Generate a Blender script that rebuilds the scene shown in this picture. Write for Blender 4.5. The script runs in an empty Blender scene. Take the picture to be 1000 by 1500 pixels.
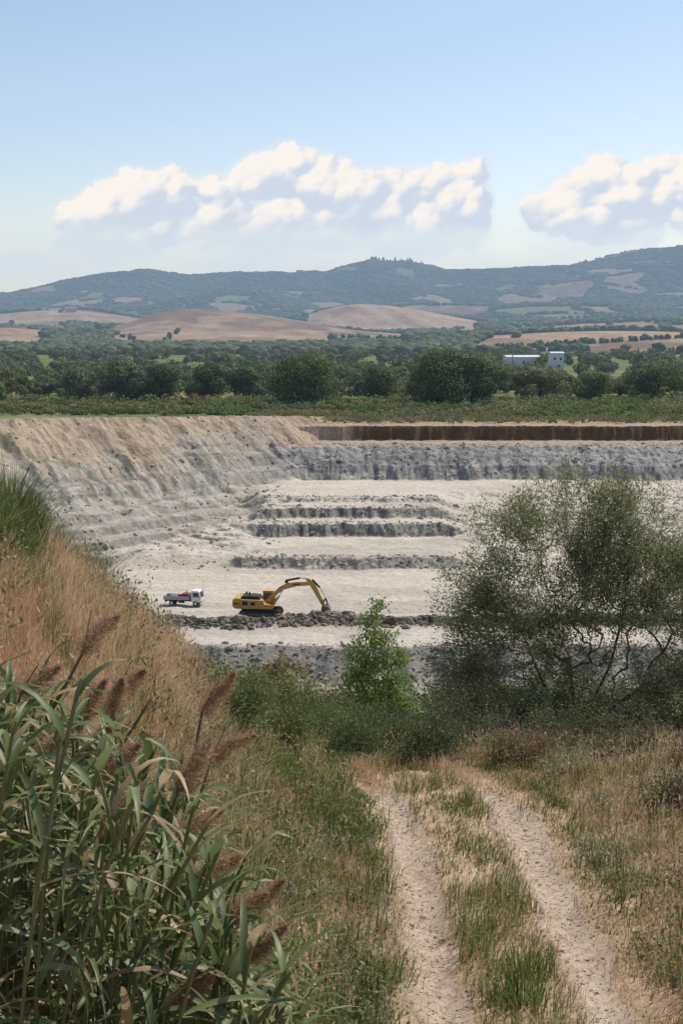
import bpy, math, random
import numpy as np
from mathutils import Vector
rng=np.random.default_rng(7); random.seed(7)
scene=bpy.context.scene
# ---------------------------------------------------------------- helpers
def _h(xi,yi,seed):
    M=np.int64(0xffffffff)
    h=(xi.astype(np.int64)*374761393+yi.astype(np.int64)*668265263+seed*144269504)&M
    h=((h^(h>>13))*1274126177)&M
    h=h^(h>>16)
    return h/4294967296.0
def vn(x,y,seed=0):
    x=np.asarray(x,float);y=np.asarray(y,float);x,y=np.broadcast_arrays(x,y)
    xi=np.floor(x);yi=np.floor(y);fx=x-xi;fy=y-yi
    fx=fx*fx*(3-2*fx);fy=fy*fy*(3-2*fy)
    a=_h(xi,yi,seed);b=_h(xi+1,yi,seed);c=_h(xi,yi+1,seed);d=_h(xi+1,yi+1,seed)
    return (a*(1-fx)+b*fx)*(1-fy)+(c*(1-fx)+d*fx)*fy
def fbm(x,y,o=4,seed=0):
    s=0;a=.5;t=0
    for i in range(o):
        s=s+a*vn(np.asarray(x)*2**i+i*17.3,np.asarray(y)*2**i+i*9.1,seed+i);t+=a;a*=.5
    return s/t
def sm(a,b,x):
    t=np.clip((np.asarray(x,float)-a)/(b-a),0,1);return t*t*(3-2*t)
def mixc(a,b,t):
    t=np.asarray(t)[...,None];return np.asarray(a)*(1-t)+np.asarray(b)*t
def build(name,V,F,C=None,mat=None,smooth=False,parent=None,link=True):
    me=bpy.data.meshes.new(name)
    V=np.asarray(V,dtype=np.float32)
    me.vertices.add(len(V));me.vertices.foreach_set('co',V.ravel())
    F=[np.asarray(f,dtype=np.int32) for f in F if len(f)]
    nl=sum(f.size for f in F);nf=sum(len(f) for f in F)
    me.loops.add(nl);me.loops.foreach_set('vertex_index',np.concatenate([f.ravel() for f in F]))
    me.polygons.add(nf);ls=[];o=0
    for f in F:
        k=f.shape[1];ls.append(o+np.arange(len(f))*k);o+=f.size
    me.polygons.foreach_set('loop_start',np.concatenate(ls).astype(np.int32))
    me.polygons.foreach_set('use_smooth',np.full(nf,smooth))
    me.update(calc_edges=True)
    if C is not None:
        C=np.asarray(C)
        at=me.color_attributes.new('Col','FLOAT_COLOR','POINT')
        c4=np.ones((len(V),4),np.float32);c4[:,:C.shape[1]]=C
        at.data.foreach_set('color',c4.ravel())
    ob=bpy.data.objects.new(name,me);scene.collection.objects.link(ob)
    if mat: me.materials.append(mat)
    if parent: ob.parent=parent
    return ob
class Acc:
    def __init__(s): s.V=[];s.F={};s.C=[];s.n=0
    def add(s,V,F,C):
        V=np.asarray(V,float).reshape(-1,3)
        C=np.asarray(C,float)
        if C.ndim==1: C=np.tile(C,(len(V),1))
        s.V.append(V);s.C.append(C)
        for f in F:
            f=np.asarray(f);s.F.setdefault(f.shape[1],[]).append(f+s.n)
        s.n+=len(V)
    def make(s,name,mat,smooth=False,parent=None):
        return build(name,np.concatenate(s.V),[np.concatenate(v) for v in s.F.values()],np.concatenate(s.C),mat,smooth,parent)
def nrm(v): return v/np.maximum(np.linalg.norm(v,axis=-1,keepdims=True),1e-9)
# ---------------------------------------------------------------- materials
def add_painted_haze(m,sh):  # distance haze painted into the material as emission, stronger with world Y
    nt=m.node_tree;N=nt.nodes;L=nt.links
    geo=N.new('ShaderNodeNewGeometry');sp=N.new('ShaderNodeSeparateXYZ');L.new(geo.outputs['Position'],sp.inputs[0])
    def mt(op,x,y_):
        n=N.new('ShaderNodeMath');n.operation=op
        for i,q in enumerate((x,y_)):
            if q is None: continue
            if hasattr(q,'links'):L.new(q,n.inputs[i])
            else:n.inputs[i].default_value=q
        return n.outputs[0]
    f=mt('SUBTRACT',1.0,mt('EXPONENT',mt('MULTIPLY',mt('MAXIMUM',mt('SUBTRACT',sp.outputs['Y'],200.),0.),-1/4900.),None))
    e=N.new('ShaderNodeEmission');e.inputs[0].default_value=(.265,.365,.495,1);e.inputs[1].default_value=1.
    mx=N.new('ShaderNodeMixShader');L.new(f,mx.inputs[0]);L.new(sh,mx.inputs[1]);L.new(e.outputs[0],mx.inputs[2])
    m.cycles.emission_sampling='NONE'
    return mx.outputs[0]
def attr_mat(name,rough=.9,trans=0.,nscale=0,namp=.0,bump=0.,bscale=5,bdist=.05,spec=.2,painted_haze=False):
    m=bpy.data.materials.new(name);m.use_nodes=True;nt=m.node_tree;N=nt.nodes;L=nt.links
    b=N['Principled BSDF'];out=N['Material Output']
    a=N.new('ShaderNodeAttribute');a.attribute_name='Col';col=a.outputs['Color']
    b.inputs['Roughness'].default_value=rough;b.inputs['Specular IOR Level'].default_value=spec
    geo=N.new('ShaderNodeNewGeometry')
    if nscale:
        t=N.new('ShaderNodeTexNoise');t.inputs['Scale'].default_value=nscale;t.inputs['Detail'].default_value=6;t.inputs['Roughness'].default_value=.65
        L.new(geo.outputs['Position'],t.inputs['Vector'])
        r=N.new('ShaderNodeMapRange');r.inputs[1].default_value=.3;r.inputs[2].default_value=.7
        r.inputs[3].default_value=1-namp;r.inputs[4].default_value=1+namp
        L.new(t.outputs['Fac'],r.inputs[0])
        v=N.new('ShaderNodeVectorMath');v.operation='SCALE';L.new(col,v.inputs[0]);L.new(r.outputs[0],v.inputs['Scale']);col=v.outputs[0]
    L.new(col,b.inputs['Base Color'])
    if bump:
        t=N.new('ShaderNodeTexNoise');t.inputs['Scale'].default_value=bscale;t.inputs['Detail'].default_value=8;t.inputs['Roughness'].default_value=.7
        L.new(geo.outputs['Position'],t.inputs['Vector'])
        bp=N.new('ShaderNodeBump');bp.inputs['Strength'].default_value=bump;bp.inputs['Distance'].default_value=bdist
        L.new(t.outputs['Fac'],bp.inputs['Height']);L.new(bp.outputs[0],b.inputs['Normal'])
    sh=b.outputs[0]
    if trans:
        tr=N.new('ShaderNodeBsdfTranslucent');L.new(col,tr.inputs['Color'])
        mx=N.new('ShaderNodeMixShader');mx.inputs[0].default_value=trans
        L.new(sh,mx.inputs[1]);L.new(tr.outputs[0],mx.inputs[2]);sh=mx.outputs[0]
    if painted_haze: sh=add_painted_haze(m,sh)
    L.new(sh,out.inputs['Surface'])
    return m
def flat_mat(name,c,rough=.6,metal=0,nscale=3,namp=.25,spec=.4,painted_haze=False):
    m=bpy.data.materials.new(name);m.use_nodes=True;nt=m.node_tree;N=nt.nodes;L=nt.links
    b=N['Principled BSDF'];b.inputs['Roughness'].default_value=rough;b.inputs['Metallic'].default_value=metal
    b.inputs['Specular IOR Level'].default_value=spec
    tc=N.new('ShaderNodeTexCoord');t=N.new('ShaderNodeTexNoise');t.inputs['Scale'].default_value=nscale;t.inputs['Detail'].default_value=5
    L.new(tc.outputs['Object'],t.inputs['Vector'])
    mx=N.new('ShaderNodeMix');mx.data_type='RGBA'
    mx.inputs[6].default_value=(c[0]*(1-namp),c[1]*(1-namp),c[2]*(1-namp),1);mx.inputs[7].default_value=(min(c[0]*(1+namp),1),min(c[1]*(1+namp),1),min(c[2]*(1+namp),1),1)
    L.new(t.outputs['Fac'],mx.inputs[0]);L.new(mx.outputs[2],b.inputs['Base Color'])
    if painted_haze: L.new(add_painted_haze(m,b.outputs[0]),N['Material Output'].inputs['Surface'])
    return m
M_ground=attr_mat('soil_and_litter',.95,0,3,.35,.6,12,.05)
M_track=attr_mat('pale_gravel_dirt',.95,0,9,.22,.8,35,.02)
M_quarry=attr_mat('quarry_marl',.95,0,1.3,.2,.8,1.2,.5)
M_plain=attr_mat('valley_soil',.95,0,.12,.3)
M_hill=attr_mat('hill_cover',.95,0,.02,.2,1,.03,12,painted_haze=True)
M_leaf=attr_mat('leaves',.55,.38,spec=.35)
M_grass=attr_mat('grass_blades',.7,.35,spec=.2)
M_far=attr_mat('far_foliage',.8,.3,painted_haze=True)
M_bark=attr_mat('bark',.9,0,8,.3,.5,20,.02)
M_rock=attr_mat('rock',.95,0,2,.3,.6,4,.1)
# ---------------------------------------------------------------- terrain
by=[-20,0,3,6,9,12,20,23,26,30,45,60,100,135,158.5,163,400]
bz=[-1.7,-1.7,-2.9,-4.4,-5.7,-6.7,-6.95,-7.35,-8.1,-9.2,-13,-17.4,-30,-40,-40,-37,-37]
ky=[-20,0,5,10,16,20,24,30,40,60,100,135,158.5,163,400]
kz=[-.6,-.6,-.8,-1.2,-2.2,-3.6,-5.7,-8.4,-11.8,-18,-30,-40,-40,-37,-37]
Py=[150,158.5,163,219,221.2,240.5,242.4,246.6,248.2,252.8,254.4,280.5,283,289,296.4,297.6,300,305]
Pz=[-40,-40,-37,-37,-35.5,-35.2,-33.2,-32.8,-31.2,-30.8,-30.1,-29.8,-27.2,-23.9,-23.3,-20.4,-20.1,-20]
PLy=[150,158.5,163,223,232,244,262,279,289,299,305]
PLz=[-40,-40,-37,-37,-35.6,-33.8,-31.2,-29.8,-24.5,-20.1,-20]
Qs=[-1,0,1.3,3.6,4.8,7.1,8.6,10.6,12,14]
Qz=[-45,-37,-35.8,-35.4,-34.2,-33.8,-32.5,-32,-30.8,-30.2]
SY=np.concatenate([np.arange(-15,25,.13),np.arange(25,150,.5),np.arange(150,303,.26),303*1.013**np.arange(0,100),])
SY=SY[SY<1090]; 
HY=np.concatenate([[1100],1100*1.0075**np.arange(1,262),[9500,12000]])
skx=np.array([-400,-200,0,60,100,150,210,280,350,430,480,510,540,600,650,700,760,830,870,920,1000,1100,1400])
sky=np.array([455,448,438,424,415,406,398,405,400,403,398,389,382,385,395,395,392,388,378,370,362,357,380])+3
hb_y=[300,1100,1700,2500,3500,4500]
hb_z=[-20,-20,-17,-8,14,55]
bumps=[ # px-angle, y, amp, sxl,sxr, sy
 (285,2000,41,100,215,320),(900,1500,14,190,260,230),(520,2950,46,130,240,280),(15,1650,17,90,60,190),
 (100,3200,34,250,170,330),(860,3600,38,260,300,350),(640,3900,22,250,250,250),(330,4200,40,260,260,350),(980,2500,18,200,200,250)]
def hills(x,y):
    a=x/np.maximum(y,1)
    base=np.interp(y,hb_y,hb_z)
    px=500+a*2083
    ridge=(480-np.interp(px,skx,sky))/2083*6000
    t=sm(4000,6000,y)
    base=base*(1-t)+ridge*t
    base=base-sm(6300,9000,y)*300
    for (p,yy,am,sl,sr,sy) in bumps:
        cx=(p-500)/2083*yy
        dx=x-cx;sx=np.where(dx<0,sl,sr)
        base=base+am*np.exp(-(dx/sx)**2-((y-yy)/sy)**2)
    amp=sm(1100,2600,y)
    base=base+amp*(fbm(x/420,y/420,4,11)-.5)*26+sm(3500,4800,y)*(fbm(x/260,y/420,5,12)-.5)*85*(1-sm(5200,6000,y))
    base=base+sm(4000,5500,y)*(fbm(x/60,y/60,3,14)-.5)*10
    return base
AX,AY=-52.,205.
def rimz(y): return np.interp(y,[200,246,299,330],[-15.2,-15.6,-18.4,-20])
def H(x,y):
    x=np.asarray(x,float);y=np.asarray(y,float);x,y=np.broadcast_arrays(x,y)
    yn=y+(fbm(x*.3,x*0+2,3,29)-.5)*5*sm(140,150,y)
    near=np.interp(yn,by,bz);bank=np.interp(yn,ky,kz)
    t=1-sm(-4.2,.35,x)
    z=near*(1-t)+bank*t
    z=z+np.clip(-4-x,0,20)*.06*(y<130)+np.clip(x-3.6,0,30)*.07*(1-sm(20,26,y))
    hum=(fbm(x*.9,y*.9,3,3)-.5)*.35+(fbm(x*.2,y*.2,3,4)-.5)*.8*sm(24,40,y)
    cx=track_c(y)
    ont=1-sm(1.3,2.1,np.abs(x-cx))
    z=z+hum*(1-.8*ont*(1-sm(23,27,y)))
    for o in (-.8,.8):
        z=z-.07*np.exp(-((x-cx-o)/.25)**2)*(1-sm(20,24,y))
    wob=(fbm(x*.05,y*.01,3,21)-.5)*9+(fbm(x*.35,y*.05,3,22)-.5)*2.4+(fbm(x*1.1,y*.5,3,23)-.5)*1.5
    yy=y+wob*sm(165,215,y)*(1-sm(284,296,y)*.6)
    P=np.interp(yy,Py,Pz)
    P=np.where(y<200,np.interp(yn,Py,Pz),P)
    crumble=(fbm(x*.9,y*.9,4,27)-.5)
    ledge=yy+(fbm(x*.2,y*.2,3,24)-.5)*5
    PL=np.where(y<200,P,np.interp(ledge,PLy,PLz)+(np.abs(vn(x*.25,ledge*.35,25)-.5)-.25)*1.0*sm(225,232,y))
    lf=1-sm(-18,-14,x+(fbm(y*.15,x*0,2,26)-.5)*5)
    lf=np.maximum(lf,sm(17,24,x+(fbm(y*.1,x*0,2,28)-.5)*8)*(1-sm(258,270,y)))
    P=P*(1-lf)+PL*lf
    s=(x-AX)*-.747+(y-AY)*.664;tt=(x-AX)*.664+(y-AY)*.747
    s2=s+(fbm(tt*.08,s*.02,3,31)-.5)*5+(fbm(tt*.4,s*.3,3,32)-.5)*2.2
    rz=rimz(y)
    Q=np.interp(s2,Qs,Qz)
    up=np.clip((s2-14)/18,0,1)
    gul=np.abs(vn(tt*.28+s*.03,s*.03,33)-.5)*1.7+ (fbm(tt*.8,s*.12,3,34)-.5)*.8
    Q=np.where(s2>14,-30.2+(rz+30.2)*up-gul*np.sin(np.clip(up,0,1)*math.pi)**.6+.35*np.sin(up*24+fbm(tt*.1,s*.1,2,35)*5)*sm(0,.1,up)*(1-sm(.5,.7,up)),Q)
    Q=np.where(s2>32,np.maximum(rz-(s2-32)*.03-sm(36,70,s2)*2.2,-20.2),Q)
    Z=np.maximum(P,Q)
    bc=176.2+(fbm(x*.1,0*x,2,41)-.5)*3
    Z=Z+.75*np.exp(-((y-bc)/1.3)**2)*(.35+fbm(x*.5,y*.5,3,42)*1.2)*sm(-34,-26,x)
    Z=Z+(fbm(x*.5,y*.5,4,43)-.5)*.35+crumble*.7*sm(279,284,y)*(1-sm(291,296,y))
    z=np.where(y<162,z+(fbm(x*.5,y*.5,4,43)-.5)*.35*sm(150,158,y),Z)
    plain=-20+(fbm(x*.02,y*.02,3,50)-.5)*.8
    tp=sm(302,330,y)
    z=np.where(y>302,Z*(1-tp)+plain*tp,z)
    z=np.where(y>1000,hills(x,y),z)
    return z
def track_c(y):
    return np.interp(y,[0,12,13,15.4,19,20.5,22,24,27,32],[2.0,1.87,1.82,1.80,1.68,1.55,1.3,.75,-.2,-1.2])
NC=580
U=np.linspace(-1,1,NC)
def sheet(name,rows,mat,colf,smooth):
    W=12+.33*np.maximum(rows,0)
    X=U[None,:]*W[:,None];Y=np.repeat(rows[:,None],NC,1)
    Z=H(X,Y)
    gy=np.gradient(Z,axis=0)/np.gradient(rows)[:,None]
    gx=np.gradient(Z,axis=1)/np.gradient(X,axis=1)
    C=colf(X,Y,Z,gx,gy)
    n=len(rows);i=np.arange(n*NC).reshape(n,NC)
    F=np.stack([i[:-1,:-1],i[:-1,1:],i[1:,1:],i[1:,:-1]],-1).reshape(-1,4)
    return build(name,np.stack([X,Y,Z],-1).reshape(-1,3),[F],C.reshape(-1,3),mat,smooth)
def c_near(X,Y,Z,gx,gy):
    n=fbm(X*.6,Y*.6,4,60);n2=fbm(X*.15,Y*.15,3,61)
    c=mixc((.28,.20,.12),(.44,.33,.21),n)
    c=mixc(c,(.10,.12,.05),sm(.45,.62,n2)*.5*sm(-2,0,X))
    c=mixc(c,(.10,.12,.05),sm(28,45,Y)*.8)
    c=mixc(c,mixc((.17,.16,.14),(.33,.31,.27),n),sm(150,156,Y+(n-.5)*6))
    return c
def strata(X,Y,Z,seed):
    return fbm(Z*1.6+fbm(X*.05,Y*.05,2,seed)*3,X*.04,4,seed+1)
def c_quarry(X,Y,Z,gx,gy):
    sl=np.hypot(gx,gy)
    n=fbm(X*.25,Y*.25,5,70);n3=fbm(X*1.3,Y*1.3,3,71)
    trk=fbm(X*.06+Y*.02,Y*.35,4,72);stt=strata(X,Y,Z,85)
    c=mixc((.41,.365,.30),(.57,.52,.44),n*.5+trk*.6)
    c=mixc(c,(.33,.295,.24),sm(.55,.70,fbm(X*.05,Y*.14,4,73))*.5)
    arcs=np.abs(np.sin((np.hypot(X+8,(Y-150)*1.0)+fbm(X*.05,Y*.05,2,79)*9)*1.1))
    c=mixc(c,(.32,.29,.235),(1-sm(0,.22,arcs))*.4*sm(.42,.6,fbm(X*.04,Y*.05,2,69))*(Y<222))
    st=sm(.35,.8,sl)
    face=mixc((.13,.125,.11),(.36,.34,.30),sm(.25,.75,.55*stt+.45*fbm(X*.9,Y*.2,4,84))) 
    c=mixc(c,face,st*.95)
    s=(X-AX)*-.747+(Y-AY)*.664;tt=(X-AX)*.664+(Y-AY)*.747
    left=sm(1,4,s)*(1-sm(-24,-8,X))
    lc=mixc((.27,.255,.225),(.44,.41,.355),fbm(tt*.5,s*.12,4,74))
    lc=mixc(lc,(.185,.18,.16),sm(.50,.62,stt)*.65)
    lc=mixc(lc,(.37,.29,.21),sm(-27,-19,Z+(fbm(tt*.3,s*.08,3,75)-.5)*10)*.8)
    lc=mixc(lc,(.22,.16,.11),sm(.58,.78,vn(tt*.9,s*.04,76))*.55)
    lc=mixc(lc,(.10,.12,.05),sm(.64,.72,fbm(X*.4,Y*.4,3,77))*.5)
    c=mixc(c,lc,left*(.6+.4*sm(-33,-29,Z)))
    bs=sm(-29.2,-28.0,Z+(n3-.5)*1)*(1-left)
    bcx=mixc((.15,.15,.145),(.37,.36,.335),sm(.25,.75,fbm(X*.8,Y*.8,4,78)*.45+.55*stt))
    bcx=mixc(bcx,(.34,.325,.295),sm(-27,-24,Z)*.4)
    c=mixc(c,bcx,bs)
    br=sm(-24.3,-23.5,Z+(n3-.5)*1.5)*(1-left)
    bc=mixc((.33,.25,.18),(.42,.33,.25),n)
    bc=mixc(bc,mixc((.095,.06,.04),(.185,.125,.08),.5*n3+.5*stt),sm(.3,1,sl)*sm(-2,5,X))
    c=mixc(c,bc,br)
    bm=np.exp(-((Y-176.2)/1.6)**2)*sm(-34,-27,X)
    c=mixc(c,mixc((.11,.09,.07),(.23,.20,.155),n3),np.clip(bm*1.2,0,1))
    c=mixc(c,mixc((.17,.16,.14),(.33,.31,.27),n3),(1-sm(162.5,164.5,Y+(n-.5)*3))*.9)
    gr=sm(298,302,Y+(n-.5)*6)*(1-left*.6)
    c=mixc(c,(.22,.17,.10),gr*.6)
    return c
def c_plain(X,Y,Z,gx,gy):
    n=fbm(X*.03,Y*.03,4,80);n2=fbm(X*.2,Y*.05,3,81)
    c=mixc((.075,.11,.035),(.13,.16,.055),n2)
    c=mixc(c,(.26,.21,.13),sm(.6,.7,n)*.4)
    c=mixc(c,(.34,.26,.18),1-sm(303,311,Y+(n2-.5)*8))
    c=mixc(c,(.12,.15,.07),sm(500,1100,Y)*.5)
    return c
def tanmask(x,y):
    px=500+x/np.maximum(y,1)*2083
    w=(fbm(x/90,y/140,3,90)-.5)
    m=np.zeros_like(x)
    def reg(p0,p1,y0,y1,wt=1):
        nonlocal m
        mm=sm(p0-6,p0+6,px+w*50)*(1-sm(p1-6,p1+6,px+w*50))*sm(y0-10,y0+10,y+w*160)*(1-sm(y1-10,y1+10,y+w*160))
        m=np.maximum(m,mm*wt)
    reg(165,600,1330,2250);reg(700,1100,1130,1600);reg(-200,66,1300,1760);reg(440,700,2480,3050);reg(-200,230,2800,3180,.9)
    reg(560,720,3550,3850,.8);reg(780,900,2350,2480,.8);reg(880,1100,1660,1860,.9);reg(250,420,3350,3500,.8)
    reg(-200,40,2000,2150,.8);reg(780,860,4500,4900,.6);reg(640,800,2050,2200,.6)
    return m
def fields(x,y):
    wx=x+(fbm(x/200,y/200,2,95)-.5)*220;wy=y+(fbm(x/200,y/200,2,96)-.5)*300
    cx=np.floor(wx/130);cy=np.floor(wy/190)
    r=_h(cx,cy,97);e=np.minimum(np.minimum((wx/130)%1,1-(wx/130)%1)*130,np.minimum((wy/190)%1,1-(wy/190)%1)*190)
    dens=np.interp(y,[1700,2300,3800,4600,5400],[.22,.44,.46,.34,.16])
    return (r<dens)&(e>8),_h(cx,cy,98)
def c_hill(X,Y,Z,gx,gy):
    n=fbm(X/140,Y/200,4,91);n2=fbm(X/40,Y/60,3,92)
    tan=mixc((.40,.27,.175),(.22,.145,.10),sm(.38,.6,n))
    tan=mixc(tan,(.46,.35,.24),sm(.52,.66,n2)*.5)
    row=np.sin((X*.8+Y*.25)/7.)
    tan=tan*(1+.06*row[...,None])
    g=mixc((.05,.075,.03),(.10,.13,.05),n2)
    isf,h2=fields(X,Y)
    fc=np.where((h2<.5)[...,None],mixc((.13,.165,.07),(.19,.20,.10),n2),mixc((.32,.24,.155),(.24,.175,.12),n))
    g=np.where(isf[...,None],fc,g)
    return mixc(g,tan,tanmask(X,Y))
r1=SY[SY<=160.0];r2=SY[(SY>=r1[-1])&(SY<=302.8)];r3=np.concatenate([SY[SY>=r2[-1]],[1100.]])
sheet('ground',r1,M_ground,c_near,True)
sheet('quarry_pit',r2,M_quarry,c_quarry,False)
sheet('valley_ground',r3,M_plain,c_plain,True)
sheet('hills',HY,M_hill,c_hill,True)
# ---------------------------------------------------------------- dirt track
A=Acc()
ys=np.arange(9,22.5,.05)
for o in (-.82,.80):
    cx=track_c(ys)+o+(fbm(ys*.9,ys*0+o,2,7)-.5)*.12
    k=13;uu=np.linspace(-1,1,k)
    def edge(sd): return (.335+(fbm(ys*1.6,ys*0+o+sd,4,5)-.5)*.42)*(1-sm(19.5,22.5,ys)*.75)
    hw=np.where(uu[None]<0,edge(3)[:,None],edge(8)[:,None])
    jit=(rng.random((len(ys),k))-.5)*.07
    X=cx[:,None]+uu[None]*hw+jit*(np.abs(uu)>.9);Y=np.repeat(ys[:,None],k,1)
    Z=H(X,Y)+.014+(rng.random(X.shape)-.5)*.010-(np.abs(uu)[None]>.95)*.02
    n=fbm(X*3,Y*3,3,6)
    C=mixc((.33,.26,.195),(.48,.395,.31),n)
    C=mixc(C,(.27,.20,.14),(sm(.4,1,np.abs(uu))[None]*.7)+0*X)
    i=np.arange(X.size).reshape(X.shape)
    F=np.stack([i[:-1,:-1],i[:-1,1:],i[1:,1:],i[1:,:-1]],-1).reshape(-1,4)
    A.add(np.stack([X,Y,Z],-1),[F],C.reshape(-1,3))
A.make('dirt_track',M_track,True)
# ---------------------------------------------------------------- rocks
t=(1+5**.5)/2
ICO=nrm(np.array([(-1,t,0),(1,t,0),(-1,-t,0),(1,-t,0),(0,-1,t),(0,1,t),(0,-1,-t),(0,1,-t),(t,0,-1),(t,0,1),(-t,0,-1),(-t,0,1)],float))
ICF=np.array([(0,11,5),(0,5,1),(0,1,7),(0,7,10),(0,10,11),(1,5,9),(5,11,4),(11,10,2),(10,7,6),(7,1,8),(3,9,4),(3,4,2),(3,2,6),(3,6,8),(3,8,9),(4,9,5),(2,4,11),(6,2,10),(8,6,7),(9,8,1)])
def blobs(acc,P,R,C,jit=.35):
    n=len(P);R=np.asarray(R,float)
    if R.ndim==1:R=np.repeat(R[:,None],3,1)
    V=ICO[None]*(1+(rng.random((n,12,1))-.5)*2*jit)*R[:,None,:]+P[:,None,:]
    F=(ICF[None]+np.arange(n)[:,None,None]*12).reshape(-1,3)
    C=np.repeat(C,12,0)
    acc.add(V.reshape(-1,3),[F],C)
def grey(n,a,b):
    t=rng.random(n);return mixc(a,b,t)
A=Acc()
n=6000;x=rng.uniform(-34,45,n);bc=176.2+(fbm(x*.1,0*x,2,41)-.5)*3;y=bc+rng.normal(0,1.0,n)
s=(rng.gamma(1.6,.07,n)+.05)*(.5+fbm(x*.3,0*x,3,44))
blobs(A,np.stack([x,y,H(x,y)+s*.25],-1),np.stack([s*1.3,s*1.1,s*.85],-1),grey(n,(.10,.08,.06),(.26,.225,.18)))
n=2200;x=rng.uniform(-30,50,n);y=rng.uniform(156,164.5,n);s=rng.gamma(1.6,.045,n)+.04
blobs(A,np.stack([x,y,H(x,y)+s*.2],-1),np.stack([s*1.3,s,s*.8],-1),grey(n,(.15,.135,.11),(.36,.33,.27)))
n=1500;x=rng.uniform(-14,95,n);y=rng.uniform(279,291,n);s=rng.gamma(1.6,.06,n)+.05
blobs(A,np.stack([x,y,H(x,y)+s*.1],-1),np.stack([s*1.3,s,s*.8],-1),grey(n,(.22,.21,.19),(.42,.39,.35)))
for yy in (219.5,241,247,253.5):
    n=450;x=rng.uniform(-15,24,n);y=yy-rng.uniform(-2.,2.,n)-.5;s=rng.gamma(1.6,.05,n)+.04
    blobs(A,np.stack([x,y,H(x,y)+s*.1],-1),np.stack([s*1.3,s,s*.8],-1),grey(n,(.2,.185,.155),(.42,.39,.33)))
n=2200;x=rng.uniform(-75,-10,n);y=rng.uniform(215,298,n);s=rng.gamma(1.6,.05,n)+.04
blobs(A,np.stack([x,y,H(x,y)+s*.2],-1),np.stack([s*1.2,s,s*.8],-1),grey(n,(.2,.175,.14),(.42,.37,.31)))
A.make('rubble',M_rock)
A=Acc();n=5000;y=rng.uniform(10,22,n);o=np.where(rng.random(n)<.5,-.82,.8);x=track_c(y)+o+rng.normal(0,.22,n);s=rng.gamma(1.6,.0028,n)+.003
blobs(A,np.stack([x,y,H(x,y)+.014+s*.3],-1),np.stack([s*1.3,s,s*.7],-1),grey(n,(.28,.23,.18),(.50,.43,.35)))
A.make('gravel',M_rock)
# ---------------------------------------------------------------- foliage tools
def rand_dirs(n):
    v=rng.normal(size=(n,3));return nrm(v)
def leaves(acc,P,D,L,W,C,nrmv=None):
    n=len(P);D=nrm(D)
    r=rand_dirs(n) if nrmv is None else nrm(nrmv)
    S=nrm(np.cross(D,r))
    L=np.broadcast_to(L,(n,))[:,None];W=np.broadcast_to(W,(n,))[:,None]
    V=np.stack([P,P+D*L*.45+S*W*.5,P+D*L,P+D*L*.45-S*W*.5],1).reshape(-1,3)
    F=np.arange(4*n).reshape(n,4)
    acc.add(V,[F],np.repeat(C,4,0))
def tubes(acc,A0,B0,ra,rb,C,k=5):
    n=len(A0)
    if n==0:return
    d=nrm(B0-A0);ref=np.where(np.abs(d[:,2:3])>.9,np.array([[1.,0,0]]),np.array([[0,0,1.]]))
    u=nrm(np.cross(d,ref));v=np.cross(d,u)
    an=np.arange(k)*2*math.pi/k
    ring=u[:,None,:]*np.cos(an)[None,:,None]+v[:,None,:]*np.sin(an)[None,:,None]
    V=np.concatenate([A0[:,None]+ring*np.reshape(ra,(-1,1,1)),B0[:,None]+ring*np.reshape(rb,(-1,1,1))],1).reshape(-1,3)
    j=np.arange(k);f=np.stack([j,(j+1)%k,(j+1)%k+k,j+k],-1)
    F=(f[None]+np.arange(n)[:,None,None]*2*k).reshape(-1,4)
    acc.add(V,[F],C)
def grow(base,targets,step=.3,jit=.06,rtip=.006,rmax=.14,start=None,up=.35,pw=.5):
    pos=[np.array(base,float)];par=[-1]
    if start is not None:
        for path in start:
            p=0
            for q in path: pos.append(np.array(q,float));par.append(p);p=len(pos)-1
    cap=len(pos)+len(targets)*14+10
    Pn=np.zeros((cap,3));Pn[:len(pos)]=pos;par=par+[0]*(cap-len(par));n=len(pos)
    d0=np.linalg.norm(targets-np.array(base),axis=1)
    for ti in np.argsort(d0):
        T=targets[ti]
        df=T-Pn[:n];dd=np.linalg.norm(df,axis=1)
        score=dd+up*np.maximum(0,-(df[:,2]))*2
        b=int(np.argmin(score));k=max(1,min(12,int(math.ceil(dd[b]/step))))
        p=b;A_=Pn[b].copy()
        for i in range(1,k+1):
            f=i/k
            q=A_*(1-f)+T*f+np.array([0,0,math.sin(f*math.pi)*dd[b]*.08])
            if i<k:q=q+rng.normal(0,jit,3)
            Pn[n]=q;par[n]=p;p=n;n+=1
    Pn=Pn[:n];par=np.array(par[:n]);w=np.zeros(n)
    child=np.zeros(n,bool);child[par[1:]]=True
    w[~child]=1
    for i in range(n-1,0,-1): w[par[i]]+=w[i]
    r=np.minimum(rtip*np.maximum(w,1)**pw,rmax)
    return Pn,par,r
def skeleton(acc,Pn,par,r,col,k=5):
    i=np.arange(1,len(Pn));tubes(acc,Pn[par[i]],Pn[i],np.minimum(r[par[i]],r[i]*1.35),r[i],col,k)
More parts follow.
